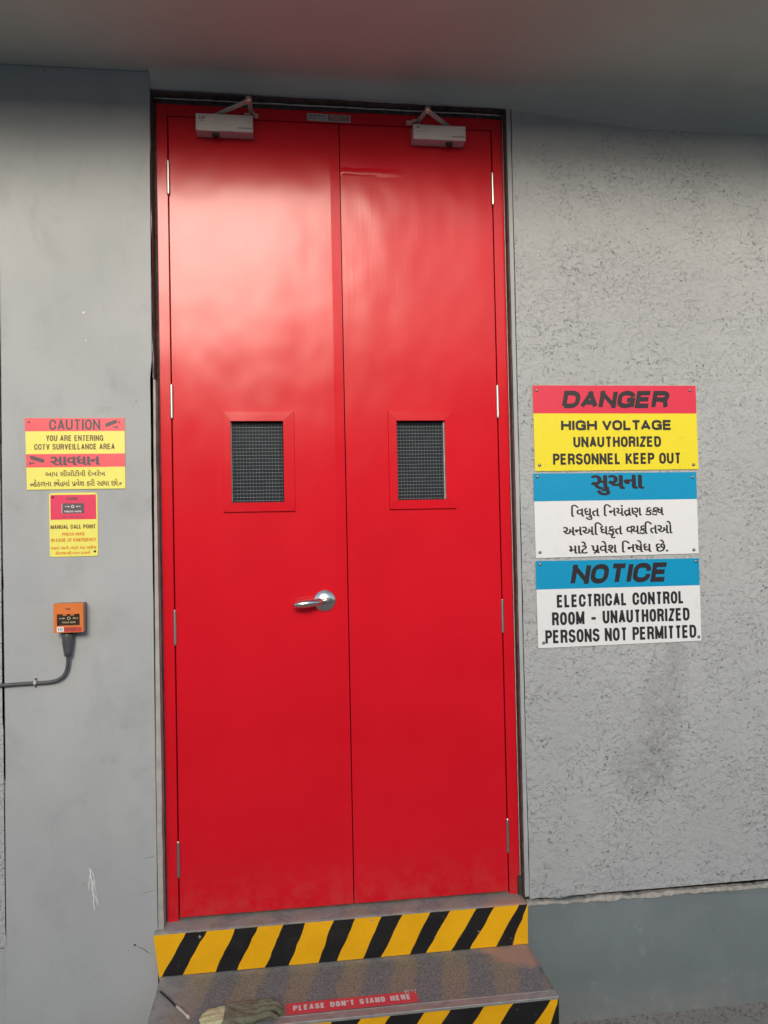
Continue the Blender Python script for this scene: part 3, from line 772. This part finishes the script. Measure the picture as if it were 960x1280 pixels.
# small maker's label stuck on the head of the frame
def sticker_root(name, label, cat, loc): return thing(name, label, cat, loc)
rt = thing('frame_label', 'small silver printed label on the red frame head between the closers', 'label', (.486, -.001, 2.4165))
b = B(); slab(b, [(.419, 2.4075), (.553, 2.4060), (.553, 2.4295), (.419, 2.4310)], -.0007, 0); obj('label_paper', b, M['label'], rt)
b = B(); caps(b, 'FIRE RETARDANT', .423, .476, 2.4215, 2.4270, -.0009, .2); caps(b, 'DOOR', .423, .446, 2.4135, 2.4185, -.0009, .26)
caps(b, 'FIRE RATED', .452, .478, 2.4150, 2.4175, -.0009, .2); obj('lettering', b, M['grey_ink'], rt)
b = B(); slab(b, [(.484, 2.4100), (.549, 2.4095), (.549, 2.4275), (.484, 2.4280)], -.0010, -.0006); obj('logo_panel', b, simple('faded_red_logo', (.36, .10, .11), .5), rt)
b = B(); caps(b, 'SHAKTI', .490, .543, 2.4180, 2.4262, -.0012, .2, shear=.2); caps(b, 'HORMANN', .492, .543, 2.4110, 2.4160, -.0012, .18); obj('lettering', b, M['label'], rt)

# ------------------------------------------------------------------ signs
def screw(bm, x, z, y, r=.0048):
    lathe(bm, [(0, .0032), (r * .55, .003), (r * .9, .0016), (r, 0)], (x, y, z), 14)
    box(bm, x - r * .7, x + r * .7, y - .0036, y - .0030, z - .0005, z + .0005)
def bent_plate(bm, c, y, bow=.0, mi=0, th=.002):
    """c: corners TL TR BR BL (x,z)"""
    n = 8
    def P(u, v):
        a = Vector(c[0]).lerp(Vector(c[1]), u); d = Vector(c[3]).lerp(Vector(c[2]), u); return a.lerp(d, v)
    g_ = [[bm.verts.new((P(i/n, j/n).x, y, P(i/n, j/n).y)) for i in range(n + 1)] for j in range(n + 1)]
    for r0, r1 in zip(g_, g_[1:]):
        for i in range(n): bm.faces.new((r0[i], r0[i+1], r1[i+1], r1[i])).material_index = mi
    k = [bm.verts.new((p[0], y + th, p[1])) for p in c]
    bm.faces.new(k).material_index = mi
    top_, botm = g_[0], g_[-1]; lf, rg = [r[0] for r in g_], [r[-1] for r in g_]
    for seq, a, d in ((top_, k[0], k[1]), (rg, k[1], k[2]), (botm[::-1], k[2], k[3]), (lf[::-1], k[3], k[0])): bm.faces.new(list(seq) + [d, a]).material_index = mi
def sign(name, label, cat, corners, split, ytop, mats, header_z, bodyparts, headparts, screws, group=None, hole_r=.0055):
    """plate with a coloured header; bodyparts / headparts: callables that draw onto bmesh"""
    cx = (corners[0][0] + corners[1][0]) / 2
    rt = thing(name, label, cat, (cx, ytop + .003, corners[3][1]), group)
    b = B(); bent_plate(b, corners, ytop, mi=0); obj('plate', b, mats[0], rt)
    b = B()
    e = .0012
    plane_poly(b, [(corners[0][0] , corners[0][1]), (corners[1][0], corners[1][1]), (corners[1][0] - e * 0, header_z[1]), (corners[0][0] + e * 0, header_z[0])], ytop - .0003)
    obj('header_band', b, mats[1], rt)
    for nm, fn, mt in bodyparts + headparts:
        b = B(); fn(b, ytop - .0006); obj(nm, b, mt, rt)
    for i, (x, z) in enumerate(screws):
        b = B(); screw(b, x, z, ytop, hole_r); obj('screw', b, M['screw'], rt)
    return rt
YS = -.0335
GP = 'warning signs screwed to the wall right of the door'
sign('warning_sign', 'red and yellow danger high voltage sign, topmost of three beside the door', 'sign',
     [(1.107, 1.5815), (1.650, 1.5820), (1.652, 1.3125), (1.108, 1.3120)], 0, YS, (M['p_yellow'], M['p_red']), (1.4935, 1.4920),
     [('lettering', lambda b, y: caps(b, 'HIGH VOLTAGE', 1.196, 1.565, 1.4390, 1.4715, y, .245, gap=.42, space=1.6), M['ink']),
      ('lettering', lambda b, y: caps(b, 'UNAUTHORIZED', 1.235, 1.527, 1.3855, 1.4195, y, .215, gap=.42), M['ink']),
      ('lettering', lambda b, y: caps(b, 'PERSONNEL KEEP OUT', 1.167, 1.593, 1.3310, 1.3665, y, .205, gap=.42, space=1.7), M['ink'])],
     [('lettering', lambda b, y: caps(b, 'DANGER', 1.199, 1.562, 1.5095, 1.5650, y, .265, shear=.20, gap=.20), M['ink'])],
     [(1.1195, 1.5655), (1.630, 1.5665), (1.1235, 1.3305), (1.635, 1.327)], GP)
sign('warning_sign', 'blue and white Gujarati notice sign, middle of three beside the door', 'sign',
     [(1.102, 1.3045), (1.6435, 1.3035), (1.644, 1.0420), (1.104, 1.0400)], 0, YS, (M['p_white'], M['p_blue']), (1.2175, 1.2165),
     [('lettering', lambda b, y: indic(b, 'િવધુત િનયંત*ણ ક~કષ', 1.223, 1.529, 1.1560, 1.2045, y, .022), M['ink']),
      ('lettering', lambda b, y: indic(b, 'અનઅિધકૃત ~વય~કિતઓ', 1.195, 1.556, 1.0965, 1.1480, y, .022), M['ink']),
      ('lettering', lambda b, y: indic(b, 'માટે પ*વેશ િનષેધ છે.', 1.213, 1.540, 1.0485, 1.0885, y, .022), M['ink'])],
     [('lettering', lambda b, y: indic(b, 'સુચના', 1.293, 1.463, 1.2330, 1.2960, y, .04), M['ink'])],
     [(1.1155, 1.2945), (1.631, 1.2865), (1.1175, 1.0575), (1.628, 1.0535)], GP)
sign('warning_sign', 'blue and white electrical control room notice sign, lowest of three beside the door', 'sign',
     [(1.1025, 1.0310), (1.6445, 1.0265), (1.6450, .7625), (1.1045, .7595)], 0, YS, (M['p_white'], M['p_blue']), (.9420, .9400),
     [('lettering', lambda b, y: caps(b, 'ELECTRICAL CONTROL', 1.168, 1.590, .8835, .9235, y, .195, gap=.45, space=1.8), M['ink']),
      ('lettering', lambda b, y: caps(b, 'ROOM - UNAUTHORIZED', 1.151, 1.607, .8285, .8695, y, .195, gap=.45, space=1.8), M['ink']),
      ('lettering', lambda b, y: caps(b, 'PERSONS NOT PERMITTED', 1.128, 1.628, .7730, .8145, y, .188, gap=.42, space=1.7), M['ink'])],
     [('lettering', lambda b, y: caps(b, 'NOTICE', 1.213, 1.542, .9550, 1.0165, y, .25, shear=.20, gap=.22), M['ink'])],
     [(1.117, 1.0205), (1.634, 1.016), (1.122, .7755), (1.636, .7755)], GP)

YC = -.0430
def cctv(bm, x0, x1, z0, z1, y, d):
    w_, h = x1 - x0, z1 - z0
    def q(pts, k): plane_poly(bm, [(x0 + (u if d > 0 else 1 - u) * w_, z0 + v * h) for u, v in pts], y - .0001 * k)
    q([(.02, .42), (.10, .20), (.90, .62), (.98, .98), (.80, 1.0), (.06, .62)], 0)
    q([(.60, .30), (.66, .16), (.98, .10), (.98, .24), (.72, .26)], 1)
    q([(.92, .02), (1.0, .02), (1.0, .36), (.92, .36)], 2)
rt = sign('caution_sign', 'red and yellow caution sign about CCTV, left of the door', 'sign',
     [(-.4075, 1.4810), (-.1305, 1.4805), (-.1305, 1.2745), (-.4040, 1.2745)], 0, YC, (M['c_yellow'], M['c_red']), (1.4430, 1.4430),
     [('middle_band', lambda b, y: plane_poly(b, [(-.4052, 1.3385), (-.1306, 1.3385), (-.1306, 1.3770), (-.4062, 1.3770)], y + .0003), M['c_red']),
      ('lettering', lambda b, y: caps(b, 'YOU ARE ENTERING', -.350, -.191, 1.4145, 1.4310, y, .17), M['brown_ink']),
      ('lettering', lambda b, y: caps(b, 'CCTV SURVEILLANCE AREA', -.383, -.159, 1.3895, 1.4060, y, .17), M['brown_ink']),
      ('lettering', lambda b, y: indic(b, 'સાવધાન', -.337, -.202, 1.3440, 1.3705, y, .04), M['grey_ink']),
      ('lettering', lambda b, y: indic(b, 'આપ સીસીટીવી દેખરેખ', -.353, -.187, 1.3120, 1.3300, y, .01), M['brown_ink']),
      ('lettering', lambda b, y: indic(b, 'હેઠળના ~કષેત*માં પ*વેશ કરી ર~હયા છો.', -.388, -.148, 1.2825, 1.3035, y, .01), M['brown_ink'])],
     [('lettering', lambda b, y: caps(b, 'CAUTION', -.341, -.199, 1.4465, 1.4770, y, .17, gap=.6), M['grey_ink']),
      ('camera_symbol', lambda b, y: cctv(b, -.186, -.150, 1.449, 1.475, y, 1), M['grey_ink']),
      ('camera_symbol', lambda b, y: cctv(b, -.397, -.354, 1.346, 1.372, y, -1), M['grey_ink'])],
     [(-.397, 1.4705), (-.1465, 1.470), (-.392, 1.289), (-.1445, 1.290)], hole_r=.0036)
# call point sign, round-cornered
rt = thing('call_point_sign', 'small yellow manual call point sign below the caution sign', 'sign', (-.277, YC, 1.08))
def rrect(x0, x1, z0, z1, r, n=4):
    o = []
    for cx, cz, a in ((x1 - r, z1 - r, 0), (x0 + r, z1 - r, 90), (x0 + r, z0 + r, 180), (x1 - r, z0 + r, 270)):
        for k in range(n + 1): t = radians(a + 90 * k / n); o.append((cx + r * cos(t), cz + r * sin(t)))
    return o
b = B(); slab(b, rrect(-.3435, -.2095, 1.080, 1.264, .007), YC + .0004, YC + .003); obj('plate', b, M['c_yellow'], rt)
b = B(); plane_poly(b, [(-.340, 1.187), (-.2135, 1.187), (-.2135, 1.2585), (-.340, 1.2585)], YC); obj('header_band', b, M['m_red'], rt)
b = B(); plane_poly(b, [(-.309, 1.2045), (-.2470, 1.2045), (-.2470, 1.2340), (-.309, 1.2340)], YC - .0003); obj('symbol_panel', b, M['grey_ink'], rt)
b = B(); y = YC - .0006
caps(b, 'PRESS HERE', -.302, -.254, 1.2075, 1.2125, y, .2)
for k in range(16):
    a0, a1 = k * pi / 8, (k + 1) * pi / 8
    b.faces.new([b.verts.new((-.2785 + r * cos(a), y, 1.2245 + r * sin(a))) for r, a in ((.0025, a0), (.0043, a0), (.0043, a1), (.0025, a1))])
for s_ in (-1, 1):
    plane_poly(b, [(-.2785 + s_ * .0085, 1.2245), (-.2785 + s_ * .0125, 1.2270), (-.2785 + s_ * .0125, 1.2220)], y)
    plane_poly(b, [(-.2785 + s_ * .0125, 1.2238), (-.2785 + s_ * .0215, 1.2238), (-.2785 + s_ * .0215, 1.2252), (-.2785 + s_ * .0125, 1.2252)], y)
plane_poly(b, [(-.3087, 1.2050), (-.3074, 1.2050), (-.3074, 1.2335), (-.3087, 1.2335)], y)
obj('symbol', b, M['white_ink'], rt)
b = B(); caps(b, 'FIRE', -.295, -.265, 1.2425, 1.2510, y, .24); 
for k in range(15): 
    x = -.307 + k * .0040
    if k % 5 != 3: plane_poly(b, [(x, 1.1935), (x + .0028, 1.1935), (x + .0028, 1.1960), (x, 1.1960)], y)
obj('lettering', b, M['grey_ink'], rt)
b = B(); caps(b, 'MANUAL CALL POINT', -.340, -.215, 1.1605, 1.1720, y, .18); obj('lettering', b, M['brown_ink'], rt)
b = B(); caps(b, 'PRESS HERE', -.309, -.246, 1.1410, 1.1490, y, .18); caps(b, 'IN CASE OF EMERGENCY', -.339, -.214, 1.1235, 1.1330, y, .17)
indic(b, 'આગ લાગે ત્યારે આ સ્વીચ'.replace('ત્ય', '~તય').replace('સ્વ', '~સવ'), -.340, -.214, 1.1015, 1.1120, y, .005)
indic(b, 'ઈમરજ~નસી બટન દબાવો', -.327, -.231, 1.0865, 1.0970, y, .005); obj('lettering', b, M['orange_ink'], rt)
for x, z in ((-.3335, 1.2520), (-.2185, 1.0935)):
    b = B(); screw(b, x, z, YC + .0004, .0034); obj('screw', b, M['black'], rt)

# ------------------------------------------------------------------ break-glass call point with cable
rt = thing('fire_call_point', 'orange break glass fire alarm call point with a black cable boot', 'alarm point', (-.2825, YP, .866))
b = B(); box(b, -.3225, -.2430, -.066, YP - .0002, .868, .9485, .003); obj('back_box', b, M['back_box'], rt)
b = B(); hz0, hz1 = .867, .949
wx0, wx1, wz0, wz1 = -.3140, -.2520, .8865, .9190
for r in ((-.3230, wx0, hz0, hz1), (wx1, -.2425, hz0, hz1), (wx0, wx1, hz0, wz0), (wx0, wx1, wz1, hz1)):
    box(b, r[0], r[1], -.085, -.0662, r[2], r[3])
bmesh.ops.remove_doubles(b, verts=b.verts, dist=.00001)
obj('cover', b, M['orange'], rt)
b = B(); box(b, wx0 + .0001, wx1 - .0001, -.0800, -.070, wz0 + .0001, wz1 - .0001); obj('window', b, simple('smoky_window', (.045, .035, .032), .2, var=.3), rt)
b = B()
for x in (-.2985, -.2785): box(b, x, x + .0105, -.0835, -.0801, wz1 - .0045, wz1 - .0002)
obj('window_tab', b, M['orange'], rt)
b = B(); y = -.0804
for k in range(14):
    a0, a1 = k * pi / 7, (k + 1) * pi / 7
    b.faces.new([b.verts.new((-.2830 + r * cos(a), y, .9065 + r * sin(a))) for r, a in ((.0028, a0), (.0046, a0), (.0046, a1), (.0028, a1))])
for s_ in (-1, 1):
    plane_poly(b, [(-.283 + s_ * .010, .9065), (-.283 + s_ * .0150, .9095), (-.283 + s_ * .0150, .9035)], y)
    plane_poly(b, [(-.283 + s_ * .015, .9056), (-.283 + s_ * .0260, .9056), (-.283 + s_ * .0260, .9074), (-.283 + s_ * .015, .9074)], y)
caps(b, 'PRESS HERE', -.3010, -.2640, .8925, .8975, y, .2); obj('symbol', b, M['gold_ink'], rt)
b = B(); caps(b, 'FIRE', -.2905, -.2765, .9305, .9365, -.0854, .24); obj('lettering', b, M['brown_ink'], rt)
b = B(); plane_poly(b, [(-.3145, .8695), (-.2955, .8695), (-.2955, .8835), (-.3145, .8835)], -.0854); obj('white_label', b, M['p_white'], rt)
b = B(); plane_poly(b, [(-.2950, .8690), (-.2475, .8690), (-.2475, .8820), (-.2950, .8820)], -.0854); obj('red_label', b, simple('red_label', (.50, .05, .04), .45), rt)
b = B(); caps(b, 'TEST', -.2925, -.2800, .8735, .8785, -.0857, .2); caps(b, 'HERE', -.2780, -.2620, .8735, .8785, -.0857, .2)
caps(b, 'II', -.3110, -.3085, .8735, .8800, -.0857, .16); caps(b, 'IO', -.3050, -.2990, .8735, .8800, -.0857, .14); obj('lettering', b, M['grey_ink'], rt)
b = B(); lathe(b, [(0, 0), (.0145, 0), (.0158, -.012), (.0155, -.030), (.0135, -.045), (.0110, -.060), (.0100, -.070), (.0, -.070)], (-.2925, -.058, .8665), 20, axis='z')
obj('cable_gland', b, M['cablemat'], rt)
b = B()
pts = [(-.2925, -.058, .800), (-.2930, -.057, .790), (-.2940, -.055, .775), (-.2970, -.053, .757), (-.3060, -.0515, .739), (-.3200, -.0505, .729), (-.3400, -.050, .7235), (-.3700, -.0495, .722), (-.41, -.0495, .722), (-.46, -.0500, .7205), (-.52, -.0525, .7195), (-.8, -.0525, .718), (-1.5, -.0525, .715)]
def smooth(p, k=3):
    for _ in range(k):
        q = [p[0]]
        for a, c in zip(p, p[1:]): q += [tuple(a[i] * .75 + c[i] * .25 for i in range(3)), tuple(a[i] * .25 + c[i] * .75 for i in range(3))]
        p = q + [p[-1]]
    return p
tube(b, smooth(pts), .0052, 12)
tag(obj('cable', b, M['cablemat']), 'dark grey cable curving from the alarm point along the wall to the left', 'cable')
rt = thing('cable_clip', 'small metal saddle clip holding the grey cable to the wall', 'clip', (-.386, YP, .722))
b = B()
for s_ in (-1, 1): box(b, -.3895, -.3815, -.0425, -.0402, .722 + s_ * .0105 - .004, .722 + s_ * .0105 + .004, .0006)
seg = [(-.0405 - .0155 * sin(a), .722 + .0078 * cos(a)) for a in [pi * k / 10 for k in range(11)]]
for (y0, z0), (y1, z1) in zip(seg, seg[1:]):
    v = [b.verts.new(p) for p in ((-.389, y0, z0), (-.382, y0, z0), (-.382, y1, z1), (-.389, y1, z1))]; b.faces.new(v)
obj('strap', b, M['line'], rt)
for s_ in (-1, 1):
    b = B(); screw(b, -.3855, .722 + s_ * .0110, -.0425, .003); obj('screw', b, M['black'], rt)

# ------------------------------------------------------------------ sticker on the step
rt = thing('step_sticker', 'red and white please do not stand here sticker on the step tread', 'sticker', (.485, -.285, ZB))
a, c = Vector((.3105, -.3045)), Vector((.6620, -.3025)); u = (c - a); L = u.length; u.normalize(); v = Vector((-u.y, u.x)); Wd = .049
def on_tread(s, t, h=.0016): p = a + u * s + v * t; return (p.x, p.y, ZB + h)
b = B(); n = 40
top_, bo = [], []
for i in range(n + 1):
    s_ = L * i / n; top_.append(b.verts.new(on_tread(s_, Wd + (random.uniform(-.0015, .0005) if i > 27 else 0) ))); bo.append(b.verts.new(on_tread(s_ , 0)))
for i in range(n): b.faces.new((bo[i], bo[i + 1], top_[i + 1], top_[i]))
obj('sticker_film', b, M['st_red'], rt)
b = B(); caps(b, "PLEASE DON'T STAND HERE", .018, L - .018, .014, .037, 0, .23, gap=.5, space=2.0, mapf=lambda X, Z, k: on_tread(X, Z, .0024 + k)); obj('lettering', b, M['st_white'], rt)
# tufts of torn film at the worn corner
b = B()
for i in range(26):
    s_, t = L - random.uniform(.0, .035), Wd - random.uniform(0, .018) + .004; p = Vector(on_tread(s_, t, .0028)); r = random.uniform(.001, .0032); an = random.random() * 6
    b.faces.new([b.verts.new(p + Vector((r * cos(an + k * 2.1), r * sin(an + k * 2.1), random.uniform(0, .002)))) for k in range(3)])
obj('torn_edge', b, M['st_white'], rt)

# ------------------------------------------------------------------ cord with a white tip
rt = thing('cord', 'short black cord with a white plastic tip lying on the step', 'cord', (.03, -.23, ZB))
b = B(); tube(b, smooth([(-.034, -.150, ZB + .004), (-.020, -.168, ZB + .004), (-.004, -.190, ZB + .004), (.010, -.212, ZB + .004), (.022, -.228, ZB + .004)], 2), .0026, 8); obj('wire', b, M['black'], rt)
b = B(); tube(b, [(.020, -.225, ZB + .005), (.026, -.233, ZB + .005), (.050, -.266, ZB + .0045), (.0545, -.272, ZB + .0045), (.058, -.277, ZB + .0045), (.0595, -.279, ZB + .0045)], [.003, .0036, .0030, .0048, .0050, .003], 10); obj('tip', b, simple('cream_plastic', (.62, .57, .46), .45), rt)

# ------------------------------------------------------------------ glove
def mk_glove(name, c0, c1, c2):
    m = NT(name)
    c = m.mix(m.ramp(m.noise(16, 4, .6), [(.35, 0.0), (.65, 1.0)]), c0, c1)
    c = m.mix(m.ramp(m.noise(60, 5, .75), [(.55, 0.0), (.72, .7)]), c, c2)
    m.set(c, .8, 0, .3); b = m.bump(m.noise(38, 3, .6, dist=1.0), .9, .006); m.bump(m.noise(260, 3), .5, .0008, b); return m.m
mg = mk_glove('dirty_rubber_coating', (.15, .145, .09), (.235, .25, .18), (.08, .07, .045))
mc = mk_glove('pale_knit_cuff', (.52, .52, .27), (.64, .64, .38), (.34, .34, .2))
rt = thing('work_glove', 'dirty olive work glove with pale yellow cuff lying palm up on the step', 'glove', (.19, -.30, ZB))
def skin_blob(name, chains, mat, parent, vox=.0028, squash=None):
    vs, es, rad = [], [], []
    bm = B()
    for ch in chains:
        for (p, r), (q, r2) in zip(ch, ch[1:]):
            p, q = Vector(p), Vector(q); n = max(2, int((q - p).length / .003))
            for k in range(n + 1):
                f = k / n; bmesh.ops.create_icosphere(bm, subdivisions=2, radius=r + (r2 - r) * f, matrix=Matrix.Translation(p.lerp(q, f)))
    me = bpy.data.meshes.new('tmp'); bm.to_mesh(me); bm.free()
    o = bpy.data.objects.new('tmp', me); C.objects.link(o)
    md = o.modifiers.new('r', 'REMESH'); md.mode = 'VOXEL'; md.voxel_size = vox
    sm = o.modifiers.new('s', 'SMOOTH'); sm.iterations = 3; sm.factor = .5
    dg = bpy.context.evaluated_depsgraph_get(); dg.update()
    m2 = bpy.data.meshes.new_from_object(o.evaluated_get(dg)); bpy.data.objects.remove(o); bpy.data.meshes.remove(me)
    from mathutils import noise
    for v_ in m2.vertices:
        p = v_.co; d = noise.noise(p * 60) * .0022 + noise.noise(p * 150) * .001
        v_.co = p + v_.normal * d
        if v_.co.z < ZB + .0004: v_.co.z = ZB + .0004
    for p in m2.polygons: p.use_smooth = True
    m2.name = name; m2.materials.clear(); m2.materials.append(mat); return link(name, m2, parent)
z = ZB
def cH(pts): return [((x, y + .010, z + h), r) for x, y, h, r in pts]
palm = [cH([(.142, -.276 - .0115 * k, .008, .0085), (.165, -.274 - .0125 * k, .011, .0105), (.200, -.271 - .0130 * k, .012, .0110), (.226, -.272 - .0125 * k, .011, .0098)]) for k in range(6)]
fing = [cH([(.222, -.272, .011, .0092), (.250, -.268, .013, .0085), (.270, -.266, .013, .0078), (.282, -.268, .008, .0066)]),
        cH([(.224, -.291, .012, .0095), (.256, -.289, .019, .0090), (.283, -.287, .017, .0082), (.297, -.287, .008, .0070)]),
        cH([(.224, -.311, .012, .0095), (.252, -.311, .021, .0092), (.280, -.309, .020, .0086), (.296, -.307, .008, .0074)]),
        cH([(.222, -.331, .011, .0095), (.246, -.333, .018, .0090), (.268, -.332, .020, .0085), (.284, -.329, .008, .0076)]),
        cH([(.165, -.335, .010, .0105), (.182, -.354, .010, .0105), (.204, -.371, .008, .0095), (.224, -.380, .006, .0080)])]
skin_blob('palm', palm + fing, mg, rt)
skin_blob('cuff', [cH([(.088 + .004 * abs(k - 2.5), -.282 - .0085 * k, .004 + .002 * (k % 2), .0052), (.112, -.279 - .0105 * k, .008 + .002 * (k % 2), .0078), (.148, -.276 - .0115 * k, .010, .0092)]) for k in range(6)], mc, rt)
